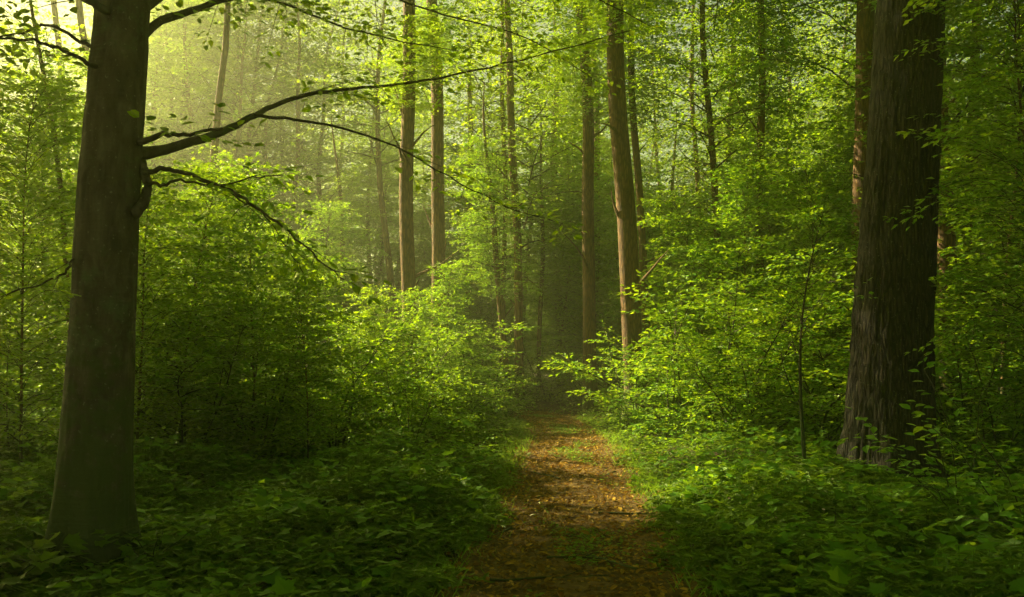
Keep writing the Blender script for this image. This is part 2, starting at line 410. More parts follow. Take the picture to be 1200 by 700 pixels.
DENSE = [make_plant_meshes("dense-crowned tree", 450 + i, H, .2, z0, re, nl, .17, .10, lf_small(), M_CANOPY, 1.4, .26, .17, (.5, -.3), round_)
        for i, (H, z0, re, nl) in enumerate([(19, 7, 4.8, 64), (20, 8, 5.0, 64)])]  # thick crowns for the added trees that hold back light
HIGH = [make_plant_meshes("high-crowned tree", 400 + i, H, .13, z0, re, nl, .135, .10, lf_small(), M_CANOPY, 1.3, .30, .20, (.5, -.3), round_)
        for i, (H, z0, re, nl) in enumerate([(20.5, 13.5, 4.6, 60), (21, 14.5, 5.0, 60)])]
def plant(name, meshes, x, y, rot, scale, label, cat, group=None, trunk=None, sx=None, parts=("trunk", "branches", "crown"), crown_scale=1.0):
    e = bpy.data.objects.new(name, None); e.empty_display_size = .3
    sc.collection.objects.link(e)
    e.location = (x, y, g(x, y) - .02); e.rotation_euler = (random.gauss(0, .022), random.gauss(0, .022), rot)
    e.scale = ((sx or scale), (sx or scale), scale)
    tag(e, label, cat, group)
    for nm, me in zip(parts, meshes):
        if nm == "trunk" and trunk is not None: me = trunk
        o = link(nm, me, e)
        if nm in ("branches", "crown"): o["kind"] = "stuff"
    return e

OCC = []   # taken ground spots
def ok_spot(x, y, rad, path_clear):
    if abs(x - path_x(y)) < path_w(y) / 2 + path_clear: return False
    return all((x - a) ** 2 + (y - b) ** 2 > (rad + c) ** 2 for a, b, c in OCC)

# ------------------------------------------------------------------ lit / shaded layout: coordinates across the sunbeam
sa, se = R(SUN_AZ), R(SUN_EL)
Uv = np.array([math.cos(sa), -math.sin(sa), 0]); Sv = np.array(to_sun); Vv = np.cross(Uv, Sv) * 1.0
if Vv[2] < 0: Vv = -Vv
def uv(p): return float(np.dot(p, Uv)), float(np.dot(p, Vv))
Wv = np.array([math.sin(sa), math.cos(sa), 0])
def in_gap(x, y):
    """the long gap in the roof of leaves through which the sunbeam comes"""
    u = x * Uv[0] + y * Uv[1]; w = x * Wv[0] + y * Wv[1]
    return 7 < u < 22.5 and 11.5 < w < 34

# ------------------------------------------------------------------ the two great trees
def big_trunk(name, axis, radii, seed, n, rings, flute, ridge, mat_, lobes=6, flare=.4, flare_h=.55):
    """axis: points with z increasing (metres), radii at the same points"""
    r = np.random.default_rng(seed)
    A = np.array(axis, float); Rr = np.array(radii, float)
    z = np.concatenate([np.linspace(A[0, 2], A[0, 2] + 1.2, rings // 4, endpoint=False), np.linspace(A[0, 2] + 1.2, A[-1, 2], rings - rings // 4)])
    cx = np.interp(z, A[:, 2], A[:, 0]); cyy = np.interp(z, A[:, 2], A[:, 1]); rad = np.interp(z, A[:, 2], Rr)
    th = np.arange(n) * 2 * np.pi / n
    Z, TH = np.meshgrid(z, th, indexing='ij')
    h = np.clip(Z - (A[0, 2] + .3), 0, None)
    ph = r.uniform(0, 6.28, 6)
    buttress = (.5 + .5 * np.cos(TH * lobes + ph[0] + .7 * np.sin(TH * 2 + ph[1]))) ** 1.5
    fl = 1 + flare * np.exp(-h / flare_h) * (.35 + .9 * buttress) 
    f2 = 1 + flute * (np.sin(TH * 3 + ph[2] + Z * .25) + .6 * np.sin(TH * 5 + ph[3] - Z * .3)) 
    # bark ridges: periodic in theta via circle coordinates
    k = 42
    rr = np.abs(2 * vnoise((TH / (2 * np.pi) * k) % k + 3, Z * 2.2 + 5) - 1) + .5 * np.abs(2 * vnoise((TH / (2 * np.pi) * k * 2) % (2 * k) + 60, Z * 5 + 50) - 1)
    lump = (vnoise(TH / (2 * np.pi) * 7 + 100, Z * 1.3 + 80) - .5)
    Rad = rad[:, None] * fl * f2 + ridge * rr + .02 * lump * np.sin(TH / 2) 
    V = np.stack([cx[:, None] + Rad * np.cos(TH), cyy[:, None] + Rad * np.sin(TH), Z], -1).reshape(-1, 3)
    i = np.arange(len(z) - 1)[:, None] * n; j = np.arange(n)[None]; kk = (j + 1) % n
    F = np.stack([i + j, i + kk, i + n + kk, i + n + j], -1).reshape(-1, 4)
    return mesh_np(name, V, F, mat_, True)

# left tree
LY = 6.5
lp = [at(x, y, LY) for x, y in ((106, 690), (110, 600), (116, 480), (122, 350), (130, 200), (141, 60), (146, -10))]
base = Vector((lp[0].x, LY, g(lp[0].x, LY)))
ax = [(0, 0, -.3)] + [tuple(p - base) for p in lp[1:]]
ax += [(ax[-1][0] + .12, .1, 7.5), (ax[-1][0] + .15, .15, 11), (ax[-1][0] + .1, .3, 16)]
rd = [.252, .241, .231, .219, .205, .188, .181, .16, .13, .04]
lt = bpy.data.objects.new("beech_tree", None); sc.collection.objects.link(lt); lt.location = base
tag(lt, "big smooth grey trunk nearest the camera on the left, with a long arching branch", "tree")
link("trunk", big_trunk("beech trunk", ax, rd, 5, 120, 260, .020, .010, M_BARK_BEECH, 5, .42, .30), lt)
OCC.append((base.x, base.y, .9))

def limb_from_px(pxs, y0, y1, rads, parent, base, lv, nrng, leafstart=.3, latlen=.7, sides=8, lat=.2, name="branch"):
    """a limb given by its course; depth runs from y0 to y1"""
    n = len(pxs); y0 -= .4; y1 -= .4
    pts = np.array([at(px, py, y0 + (y1 - y0) * k / (n - 1)) - base for k, (px, py) in enumerate(pxs)])
    # resample smooth
    t = np.linspace(0, n - 1, n * 4)
    idx = np.arange(n)
    def cat(c):
        out = []
        for u in t:
            i1 = min(int(u), n - 2); f = u - i1
            p0, p1, p2, p3 = c[max(i1 - 1, 0)], c[i1], c[i1 + 1], c[min(i1 + 2, n - 1)]
            out.append(.5 * ((2 * p1) + (-p0 + p2) * f + (2 * p0 - 5 * p1 + 4 * p2 - p3) * f * f + (-p0 + 3 * p1 - 3 * p2 + p3) * f ** 3))
        return np.array(out)
    P = np.stack([cat(pts[:, c]) for c in range(3)], -1)
    P += nrng.normal(0, .006, P.shape)
    Tb = Tubes(); Tb.add(P, np.interp(t, np.linspace(0, n - 1, len(rads)), rads), sides)
    if lv is not None: spray(Tb, lv, P, rads[-1], nrng, lat=lat, latlen=latlen, size=.085, step=.075, start=leafstart, twigstep=.16)
    return link(name, Tb.mesh(name, M_BARK_BEECH if rads[0] > .02 else M_TWIG), parent)
nr = np.random.default_rng(11); LV = Leaves()
limb_from_px([(150, 182), (178, 178), (220, 168), (268, 151), (300, 135), (330, 120), (380, 108), (440, 102), (520, 91), (600, 73), (680, 52), (740, 35)], 6.95, 9.6,
             [.072, .042, .034, .027, .021, .017, .013, .009, .007, .005], lt, base, LV, nr, .32, 1.0)
limb_from_px([(155, 170), (172, 164), (195, 158), (225, 158), (262, 150)], 6.9, 6.6, [.03, .022, .015, .010], lt, base, LV, nr, .4, .4)
limb_from_px([(155, 252), (164, 243), (172, 226), (172, 207), (165, 190)], 6.85, 6.95, [.05, .042, .036, .034, .04], lt, base, None, nr)
limb_from_px([(170, 203), (190, 198), (215, 203), (255, 217), (285, 232), (310, 250), (340, 275), (370, 300), (405, 330)], 6.85, 6.2,
             [.022, .016, .013, .010, .007, .004], lt, base, LV, nr, .35, .55)
limb_from_px([(172, 216), (190, 216), (212, 212), (255, 218), (300, 208), (330, 205)], 6.85, 7.4, [.016, .012, .009, .006, .004], lt, base, LV, nr, .4, .45)
limb_from_px([(260, 217), (285, 238), (310, 250), (335, 290), (355, 320)], 6.55, 6.9, [.007, .005, .003], lt, base, LV, nr, .2, .4)
limb_from_px([(125, 12), (105, 2), (85, -12), (60, -40)], 6.7, 6.3, [.035, .028, .022, .018], lt, base, LV, nr, .4, .6)
limb_from_px([(125, 85), (105, 75), (75, 60), (40, 48), (0, 46), (-50, 40)], 6.8, 6.2, [.022, .016, .012, .009, .006], lt, base, LV, nr, .25, .6)
limb_from_px([(120, 62), (95, 50), (60, 30), (25, 38), (-20, 48)], 6.8, 7.6, [.018, .014, .010, .006], lt, base, LV, nr, .25, .6)
limb_from_px([(110, 285), (90, 300), (78, 318), (55, 330), (10, 345), (-40, 350)], 6.9, 6.3, [.014, .010, .008, .005, .003], lt, base, LV, nr, .2, .55)
limb_from_px([(158, 60), (180, 30), (230, 10), (300, -10), (380, -30)], 6.9, 8.2, [.05, .035, .028, .020, .012], lt, base, LV, nr, .25, .9)
limb_from_px([(160, 20), (240, -40), (330, -50), (430, -15), (520, 18), (610, 42), (700, 95)], 7.0, 11.5, [.035, .022, .016, .011, .008, .004], lt, base, LV, nr, .22, 1.5)
limb_from_px([(165, -20), (260, -90), (400, -90), (560, -50), (680, -10), (760, 30)], 7.0, 12.5, [.06, .045, .03, .020, .012, .006], lt, base, LV, nr, .3, 1.6)
limb_from_px([(160, 0), (230, -20), (330, 5), (430, 40), (540, 60)], 7.1, 10.5, [.03, .02, .013, .009, .004], lt, base, LV, nr, .25, 1.3)
limb_from_px([(130, 10), (80, -60), (30, -60), (-30, 10), (-60, 90)], 7.0, 8.2, [.05, .035, .02, .008], lt, base, LV, nr, .3, 1.0)
limb_from_px([(300, 135), (340, 140), (400, 150), (470, 175), (540, 215), (600, 245), (660, 262)], 7.65, 9.8, [.016, .012, .009, .006, .003], lt, base, LV, nr, .4, .5)
tag(link("low_foliage", LV.mesh("beech leaves", M_LEAF, lf_hex()), lt), kind="stuff")
cr = link("crown", TALL[1][2], lt, (.2, .1, -1.5)); br = link("upper_branches", TALL[1][1], lt, (.2, .1, -1.5))
for o in (cr, br): o.scale = (1.25, 1.25, 1.0); o["kind"] = "stuff"

# right tree
RY = 12.6
rp = [at(x, y, RY) for x, y in ((1040, 552), (1042, 500), (1044, 430), (1049, 330), (1056, 200), (1064, 60), (1068, -10))]
baser = Vector((rp[0].x, RY, g(rp[0].x, RY)))
ax = [(0, 0, -.3)] + [tuple(p - baser) for p in rp[1:]]
ax += [(ax[-1][0] + .15, .1, 10), (ax[-1][0] + .3, .3, 15), (ax[-1][0] + .4, .3, 19)]
rd = [.56, .545, .525, .505, .475, .445, .43, .34, .2, .06]
rt = bpy.data.objects.new("oak_tree", None); sc.collection.objects.link(rt); rt.location = baser
tag(rt, "very thick dark trunk with furrowed bark on the right of the path", "tree")
link("trunk", big_trunk("oak trunk", ax, rd, 9, 260, 420, .012, .034, M_BARK_OAK, 6, .38, .5), rt)
for o in (link("crown", TALL[3][2], rt, (.4, .2, -.5)), link("upper_branches", TALL[3][1], rt, (.4, .2, -.5))): o.scale = (1.3, 1.3, 1.0); o.rotation_euler = (0, 0, 2); o["kind"] = "stuff"
OCC.append((baser.x, baser.y, 1.2))

# ------------------------------------------------------------------ trunks the photograph lets one tell apart
# (x at top, x low, width px, distance, leafy crown mesh, label)
TR = [
 (473, 481, 17, 21.5, 0, "sunlit reddish trunk, left one of the pair in the bright haze"),
 (511, 512, 16, 24.0, 2, "straight trunk right beside the reddish one in the bright haze"),
 (604, 608, 10, 27.0, 0, "slim straight dark trunk in the middle of the picture"),
 (572, 592, 7, 25.0, None, "thin trunk leaning left just left of the slim straight one"),
 (593, 588, 6, 29.0, 2, "thin upright trunk crossing behind the thin leaning one"),
 (678, 690, 15, 25.5, 1, "medium brown trunk left of the thick sunlit one"),
 (729, 742, 23, 21.5, 3, "thick trunk with an orange sunlit flank above the bright bush"),
 (748, 758, 9, 24.5, 0, "narrow dark trunk close to the right of the thick sunlit one"),
 (694, 697, 8, 34.0, 1, "thin pale trunk showing behind the medium brown one"),
 (650, 657, 9, 38.0, 2, "short-looking dark trunk far behind, left of the medium brown one"),
 (545, 549, 8, 38.0, 3, "dim far trunk right of the bright pair"),
 (628, 631, 5, 30.0, None, "very thin far trunk right of the slim straight one"),
 (833, 848, 8, 24.0, 1, "slender dark trunk rising through the sunlit leaves right of centre"),
 (862, 858, 9, 31.0, 2, "far dark trunk among the leaves right of the slender one"),
 (880, 893, 9, 22.0, 0, "slender trunk forking high up against the yellow leaves"),
 (1008, 1013, 24, 19.5, 3, "dark trunk half hidden behind the thick furrowed trunk"),
 (1100, 1112, 21, 18.0, 2, "trunk with a bright orange strip right behind the furrowed trunk"),
 (776, 779, 6, 33.0, None, "thin far trunk right of the narrow dark one"),
 (818, 824, 6, 30.0, 1, "thin dim trunk above the sunlit bush"),
 (402, 406, 6, 30.0, None, "thin hazy trunk below the long arching branch"),
 (70, 84, 6, 15.0, None, "thin young trunk just left of the big grey trunk"),
 (1135, 1126, 12, 21.0, 1, "bending dark trunk at the right above the orange-lit one"),
]
for k, (xt, xl, w, d, cv, lab) in enumerate(TR):
    top = at(xt, 20, d); low = at(xl, 400, d)
    sl = (top.x - low.x) / (top.z - low.z)
    bx = low.x - sl * low.z
    r0 = w / FPX * d / 2
    H = 18.5 if cv is not None else 9.5
    H += (k * 37 % 10) * .15
    tp = trunk_points(H, 500 + k, lean=(sl, 0), wob=.22, n=24)
    z = tp[:, 2]; tp[:, 0] = np.where(z < 12, tp[:, 0], tp[:, 0])
    rr = r0 * (1.08 - .02 * z) * np.clip((H - z) / (H * .45), .06, 1) ** .6
    rr = rr * (1 + .45 * np.exp(-z / .35))
    tb = Tubes(); tb.add(np.vstack([tp[0] - [0, 0, .3], tp]), np.concatenate([[rr[0] * 1.05], rr]), 14)
    for q in range(6 if w > 7 else 3):          # dead stubs and thin shoots
        zz = random.uniform(2.2, 9); c0 = [np.interp(zz, z, tp[:, 0]), np.interp(zz, z, tp[:, 1]), zz]; rq = np.interp(zz, z, rr)
        cv_ = limb_curve(c0, random.uniform(0, 6.28), random.uniform(.3, 1.0), rq + random.choice((.15, .3, .9, 1.5)), random.uniform(-.3, .5), 6)
        tb.add(cv_, np.linspace(rq * .28, .005, 6), 5)
    e = bpy.data.objects.new("forest_tree", None); sc.collection.objects.link(e)
    e.location = (bx, d, g(bx, d)); tag(e, lab, "tree")
    link("trunk", tb.mesh("forest trunk", M_BARK), e)
    if cv is not None:
        q = random.uniform(0, 6.28)
        topx = float(np.interp(10, z, tp[:, 0])) - 0
        CV = HIGH[k % 2] if in_gap(bx, d) or k in (5, 6, 7, 14) else TALL[cv]
        for nm, me in (("crown", CV[2]), ("branches", CV[1])):
            o = link(nm, me, e, (topx * .9, float(np.interp(10, z, tp[:, 1])), 0 if in_gap(bx, d) else -1.6)); o.rotation_euler = (0, 0, q); o["kind"] = "stuff"
        if CV in HIGH:
            o = link("low_boughs", UNDER[(k + 2) % 4][2], e, (float(np.interp(9, z, tp[:, 0])), float(np.interp(9, z, tp[:, 1])), 8.8 if k in (1, 6) else 7.3)); bs = .55 if k in (0, 1) else .75; o.scale = (bs, bs, bs * .8); o.rotation_euler = (0, 0, q + 1); o["kind"] = "stuff"
    else:
        for nm, me in (("crown", UNDER[k % 4][2]), ("branches", UNDER[k % 4][1])):
            o = link(nm, me, e, (float(np.interp(7, z, tp[:, 0])) * .8, 0, 2.2)); o.scale = (.55, .55, .6); o.rotation_euler = (0, 0, k); o["kind"] = "stuff"
    OCC.append((bx, d, .5))

# added trees whose crowns keep sun off the foreground, clear of the main beam
def at_uv(u, v, z):
    a = (z - v * Vv[2]) / Sv[2]
    return a * Sv + u * Uv + v * Vv
n_c = 0
rows = [(u, 20 + (k % 2) * 1.8) for k, u in enumerate((8, 11, 14.5))]      # (across the beam, towards the sun)
rows += [(4.5, 24), (6.2, 24), (13.2, 22.2), (14.4, 22.6), (11.6, 19), (5, 22.5), (12, 20.2)]
rows += [(u, w) for u in (-5, -1.8, 2.4) for w in (12, 16.5, 21)] + [(5, 9), (-1, 27), (-3, 7), (1, 8)]
for (u, w) in rows:
    x, y = u * Uv[0] + w * Wv[0], u * Uv[1] + w * Wv[1]
    x += random.gauss(0, .3); y += random.gauss(0, .3)
    if math.hypot(x, y) < 3: continue
    px = 600 + x / max(y, .5) * FPX
    if y > 3 and (-40 < px < 215 and y < 30) and not 92 < px < 150: continue
    plant("shade_tree", HIGH[n_c % 2] if in_gap(x, y) or w > 22.5 else DENSE[n_c % 2], x, y, random.uniform(0, 6.28), 1.0, "tall tree added for its shade, closing the roof of leaves left of the path", "tree", "tall trees closing the roof above the path")
    OCC.append((x, y, .5)); n_c += 1

# ------------------------------------------------------------------ understorey
LM = [(-40, "at the left edge"), (110, "in line with the big grey trunk"), (215, "right of the big grey trunk"), (300, "under the long arching branch"), (400, "left of the reddish trunk"),
      (496, "in line with the reddish trunk"), (560, "right of the bright pair"), (606, "in line with the slim straight trunk"), (650, "over the bend of the path"), (705, "left of the thick sunlit trunk"),
      (765, "right of the thick sunlit trunk"), (850, "in line with the slender trunk"), (930, "between slender and furrowed trunks"), (1045, "in line with the furrowed trunk"), (1130, "right of the furrowed trunk"), (1240, "at the right edge")]
DP = [(13, "front row"), (18, "second row"), (24, "third row"), (32, "middle rows"), (42, "back rows"), (58, "far back rows"), (200, "farthest rows")]
def lab_zone(x, y, s, lo, hi):
    px = 600 + x / max(y, 1) * FPX
    z = min(LM, key=lambda l: abs(l[0] - px))[1]
    dd = next(t for l, t in DP if y < l)
    sz = "small" if s < lo else "large" if s > hi else "middling"
    return sz, dd, z
US = [  # x px, distance, variant, scale, label
 (30, 11, 0, .72, "leafy young tree at the left edge behind the big grey trunk"),
 (215, 13.5, 2, .75, "leafy young tree with shaded lower boughs right of the big grey trunk"),
 (165, 12.6, 2, .68, "shaded young tree touching the right side of the big grey trunk"),
 (300, 15, 0, .7, "young tree with sunlit crown left of the path behind the shaded thicket"),
 (-60, 15, 1, .55, "young tree cut by the left edge, far from the path"),
 (120, 17, 3, .6, "young tree directly behind the big grey trunk"),
 (440, 20, 2, .5, "round young tree left of the reddish trunk"),
 (235, 20, 1, .72, "young tree with bright top below the long arching branch"),
 (870, 21, 0, .9, "layered sunlit young tree right of centre behind the bright bush"),
 (950, 18.5, 0, .82, "layered young tree just left of the furrowed trunk"),
 (905, 25, 1, 1.1, "taller young tree with yellow top right of centre"),
 (1170, 15.5, 3, 1.0, "dark shaded young tree at the right edge"),
 (1230, 12, 1, .9, "dark young tree cut by the right edge"),
 (1075, 22, 1, 1.05, "shaded young tree behind the furrowed trunk"),
 (990, 27, 3, 1.1, "young tree far behind, left of the furrowed trunk"),
 (830, 23, 2, 1.0, "young tree with flat bright sprays in line with the slender trunk"),
 (925, 21.5, 3, .72, "low wide young tree with bright sprays left of the furrowed trunk"),
 (975, 22.5, 1, .8, "young tree with layered sprays touching the furrowed trunk's left side"),
 (800, 25.5, 0, .85, "young tree over the brightest bush, right of the thick sunlit trunk"),
 (1150, 19, 0, 1.0, "dim young tree right of the orange-lit trunk"),
 (1200, 23, 1, 1.1, "tall dim young tree at the upper right edge"),
 (60, 19, 1, 1.0, "yellow-green young tree left of the big grey trunk"),
 (170, 24, 3, .65, "bright young tree far behind, right of the big grey trunk"),
 (330, 23, 2, .8, "bright young tree behind the bushes, left of the reddish trunk"),
 (478, 20.2, 2, .5, "low bright young tree hiding the foot of the reddish trunk"),
 (522, 22, 0, .55, "small bright young tree hiding the foot of the reddish trunk's neighbour"),
 (780, 28, 2, 1.0, "young tree right of the thick sunlit trunk"),
]
for px, d, v, s, lab in US:
    x = (px - 600) / FPX * d
    plant("young_tree", UNDER[v], x, d, random.uniform(0, 6.28), s, lab, "young tree", "young trees of the understorey")
    OCC.append((x, d, 1.0 if abs(px - 600) > 200 else .6))
BU = [
 (450, 17.5, 1, .8, "sunlit bush left of the path in front of the reddish trunk"),
 (552, 18.8, 0, .62, "bush leaning to the path from its left side"),
 (395, 15.2, 3, .95, "shaded spreading bush left of the path"),
 (305, 14.2, 1, .95, "low bush in the shade below the long arching branch"),
 (225, 13.0, 0, .9, "dark low bush right beside the big grey trunk"),
 (512, 16.6, 2, .8, "small bush at the left edge of the path's ferny verge"),
 (15, 12.0, 3, .8, "shaded bush in the lower left corner behind the big trunk"),
 (795, 17.2, 1, 1.05, "brightest sunlit bush right of the path"),
 (745, 19.5, 3, .8, "sunlit bush overhanging the far end of the path from the right"),
 (865, 18.6, 0, 1.2, "green bush behind the brightest one toward the furrowed trunk"),
 (925, 17.2, 2, 1.25, "half shaded bush between the bright bushes and the furrowed trunk"),
 (970, 17.5, 3, 1.0, "dim bush just left of the furrowed trunk"),
 (1165, 13.2, 1, .8, "dark bush right of the furrowed trunk"),
 (1120, 14.5, 3, .9, "dark bush behind and right of the furrowed trunk"),
 (690, 27.5, 0, .95, "shaded bush closing the view at the bend of the path"),
 (640, 30.0, 3, 1.0, "dim bush standing where the path turns away"),
 (590, 25.0, 2, .9, "small bush left of the path just before the bend"),
]
for px, d, v, s, lab in BU:
    x = (px - 600) / FPX * d
    plant("bush", SHRUB[v], x, d, random.uniform(0, 6.28), s, lab, "bush", "bushes along the path", sx=s * 1.08, parts=("stem", "branches", "crown"))
    OCC.append((x, d, .7))

def scatter(n, y0, y1, rad, margin, fn, clear, half=34, power=1.0, right=None):
    c = 0; tries = 0
    while c < n and tries < n * 40:
        tries += 1
        y = y0 + (y1 - y0) * random.random() ** power
        a = R(random.uniform(-half, half if right is None else right))
        x = math.tan(a) * y
        if not ok_spot(x, y, rad, clear): continue
        OCC.append((x, y, margin)); fn(x, y); c += 1
def f_bush(x, y):
    s = random.uniform(.7, 1.1)
    u = x * Uv[0] + y * Uv[1]; w = x * Wv[0] + y * Wv[1]
    if 10.5 < u < 18 and 8 < w < 13 and x < 0: s *= .6
    t = lab_zone(x, y, s, .82, .98)
    plant("bush", random.choice(SHRUB), x, y, random.uniform(0, 6.28), s, "%s leafy bush, %s, %s" % t, "bush", "bushes of the %s" % t[1], sx=s * 1.15, parts=("stem", "branches", "crown"))
def f_under(x, y):
    s = random.uniform(.75, 1.15)
    u = x * Uv[0] + y * Uv[1]; w = x * Wv[0] + y * Wv[1]
    if y < 20 and x < 0: s = random.uniform(.45, .65)
    if 10.5 < u < 18 and 9 < w < 20 or 7 < u < 22 and 16 < w < 34 and random.random() < .45:
        s = random.uniform(.38, .5)
    t = lab_zone(x, y, s, .82, 1.02)
    plant("young_tree", random.choice(UNDER), x, y, random.uniform(0, 6.28), s, "%s young tree, %s, %s" % t, "young tree", "young trees of the %s" % t[1])
BIG = 1.0
def f_tall(x, y):
    s = random.uniform(.85, 1.0) * BIG
    if in_gap(x, y): return
    t = lab_zone(x, y, s, .89, .95)
    plant("forest_tree", random.choice(TALL), x, y, random.uniform(0, 6.28), s, "slender forest tree, %s, %s" % t[1:], "tree", "tall trees of the %s" % t[1])
random.seed(21)  # unseen ring of dense trees, added to cut sky light on the foreground
for (x, y) in [(2.9, 4.2), (6.8, 8.2), (10.5, 11.5), (-5.5, 5.5), (14, 15.5), (9, 4), (-6, -3), (-1.5, -5), (4.5, -4), (8.5, -1), (-10, 1), (7.5, 4.5), (11, 8), (-13, 7), (2.5, -10), (-6, -10), (12, -7), (-14, -5), (14, 2), (-9.5, 8.5), (4.5, 1.5), (-3.5, -.5), (15, 12), (-17, 13)]:
    plant("forest_tree", random.choice(DENSE), x, y, random.uniform(0, 6.28), .95, "unseen tree added for shade, round the place the path is seen from", "tree", "unseen trees added to shade the near path")
    OCC.append((x, y, .5))
scatter(16, 14.5, 18, .5, .5, f_bush, 1.6, 33)
scatter(48, 16, 30, .6, .5, f_bush, .9, 34)
scatter(60, 30, 60, .8, .5, f_bush, -9, 34)
scatter(14, 12, 20, .9, .7, f_under, 2.5, 34)
scatter(62, 20, 36, .8, .5, f_under, 1.6, 34)
scatter(185, 36, 80, .7, .5, f_under, -9, 34)
scatter(26, 33, 62, .9, .7, f_tall, -9, 26, 1.0, -6)
BIG = 1.2
scatter(16, 35, 50, .9, .7, f_tall, -9, 25, 1.0, -11)
BIG = 1.0
scatter(20, 33, 66, .9, .7, f_tall, -9, -8, 1.0, 30)
scatter(15, 24, 42, .9, .7, f_tall, 1.5, 34)
scatter(90, 42, 95, .7, .5, f_tall, -9, 36)

# ------------------------------------------------------------------ ground cover
def ground_cover(name, n, y0, y1, tmpl, m_, hgt, size, per, label, clear=0.0, pw=1.0, seed=1):
    r = np.random.default_rng(seed)
    y = y0 + (y1 - y0) * r.random(n) ** pw
    x = (r.random(n) * 2 - 1) * (y * .66 + 1.2)
    off = np.abs(x - path_x(y)) - path_w(y) / 2
    edge = .30 * (vnoise(x * 1.7 + 31, y * 1.7) - .5) * 2 + .12 * (vnoise(x * 6 + 3, y * 6) - .5) + clear - .1
    keep = off > edge
    x, y, off = x[keep], y[keep], off[keep]
    cl = vnoise(x * .9 + 12, y * .9 + 77); cl2 = vnoise(x * 2.6 + 5, y * 2.6 + 9)
    h = hgt * (.25 + 1.1 * cl * cl2 * 2) * np.clip(.45 + off * .6, .3, 1) * r.uniform(.6, 1.2, len(x))
    for (tx, ty) in ((base.x, base.y), (baser.x, baser.y)):      # low and thin in front of the great trunks
        h = h * np.clip(np.hypot((x - tx) * 1.1, np.minimum(y - ty + .2, 0) * .55) / 1.3, .22, 1)
    z = gz(x, y)
    L = Leaves(); az = r.uniform(0, 6.28, len(x))
    for k in range(per):
        a = az + k * 6.283 / per + r.normal(0, .35, len(x))
        lv = .35 + .65 * (k % 2) if per > 3 else 1
        o = np.stack([np.cos(a), np.sin(a), np.zeros_like(a)], -1)
        rr = (.02 + .25 * size * r.random(len(x)))[:, None]
        P = np.stack([x, y, z + h * lv], -1) + o * rr * 2
        A = o + r.normal(0, .15, o.shape); A[:, 2] += r.normal(.02, .22, len(x))
        N = np.array([0, 0, 1.]) + r.normal(0, .28, o.shape)
        L.add(P, A, N, size * r.uniform(.55, 1.15, len(x)))
    o = link(name, L.mesh(name, m_, tmpl)); tag(o, label, kind="stuff")
    # stems
    k = r.random(len(x)) < (.5 if y1 < 14 else .0)
    if k.any():
        xs, ys_, zs, hs = x[k], y[k], z[k], h[k]; w = .0022
        V = np.stack([np.stack([xs - w, ys_, zs - .02], -1), np.stack([xs + w, ys_, zs - .02], -1), np.stack([xs + w, ys_, zs + hs], -1), np.stack([xs - w, ys_, zs + hs], -1)], 1).reshape(-1, 3)
        F = np.arange(len(V)).reshape(-1, 4)
        tag(link("herb_stems", mesh_np("herb stems", V, F, M_HERB)), "thin stems under the herb leaves", kind="stuff")
    return o
ground_cover("ground_cover", 15000, 4.2, 12, lf_tri(), M_HERB, .28, .098, 4, "low three-lobed woodland herbs carpeting the ground by the near path", .08, .8, 1)
ground_cover("ground_cover", 17000, 11.5, 24, lf_hex(), M_HERB, .26, .10, 5, "green herb carpet on the middle ground beside the path", .05, .8, 2)
ground_cover("ground_cover", 14000, 23, 60, lf_small(), M_HERB, .25, .12, 5, "green herb carpet deep in the wood", .05, .9, 3)

ground_cover("ground_cover", 2600, 4.2, 14, lf_maple(), M_LEAF, .34, .13, 3, "broader lobed seedling leaves scattered through the near herb carpet", .25, .8, 4)
ground_cover("ground_cover", 3200, 5, 20, lf_oval(), M_LEAF, .42, .10, 6, "taller oval-leaved plants standing above the herb carpet", .5, .8, 6)
# weeds in the path's middle, grass on its edges
r = np.random.default_rng(5)
def flat_bits(name, x, y, size, tmpl, m_, tilt, label, lift=.01, up=0.0, zoff=.05):
    n = len(x); a = r.uniform(0, 6.28, n)
    A = np.stack([np.cos(a), np.sin(a), np.abs(r.normal(0, tilt, n)) + up], -1)
    N = np.array([0, 0, 1.]) + r.normal(0, tilt, (n, 3))
    if up: N = np.stack([-np.sin(a), np.cos(a), np.zeros(n)], -1) + np.array([0, 0, .2])
    L = Leaves(); L.add(np.stack([x, y, gz(x, y) + zoff + lift * r.random(n)], -1), A, N, size)
    return tag(link(name, L.mesh(name, m_, tmpl)), label, kind="stuff")
n = 26000; y = 4.2 + 24 * r.random(n) ** 1.0; u = r.normal(0, .55, n); u = u[:]; x = path_x(y) + u * path_w(y) / 2 * 1.15
flat_bits("leaf_litter", x, y, r.uniform(.018, .055, n) * np.where(r.random(n) < .08, 1.9, 1), lf_hex(), M_LITTER, .35, "brown fallen leaves scattered over the path", .012, 0, .035)
n = 9000; y = 4.5 + 20 * r.random(n); x = path_x(y) + r.normal(0, .22, n) * path_w(y) / 2 + .05
k = vnoise(x * 1.3 + 3, y * .8 + 8) > .48; x, y = x[k], y[k]
flat_bits("path_weeds", x, y, r.uniform(.02, .05, len(x)), lf_hex(), M_GRASS, .3, "small green weeds along the middle of the path", .03, 0, .045)
n = 5500; y = 4.3 + 19 * r.random(n); sd = np.where(r.random(n) < .5, -1, 1); x = path_x(y) + sd * (path_w(y) / 2 + r.normal(.04, .14, n))
blade = (np.array([(.03, 0, 0), (-.03, 0, 0), (.02, .55, .03), (-.02, .55, .03), (0, 1, .2)]), np.array([(0, 1, 3), (0, 3, 2), (2, 3, 4)]))
flat_bits("verge_grass", x, y, r.uniform(.06, .16, n), blade, M_GRASS, .2, "short grass blades along the path edges", .0, 1.3, .03)

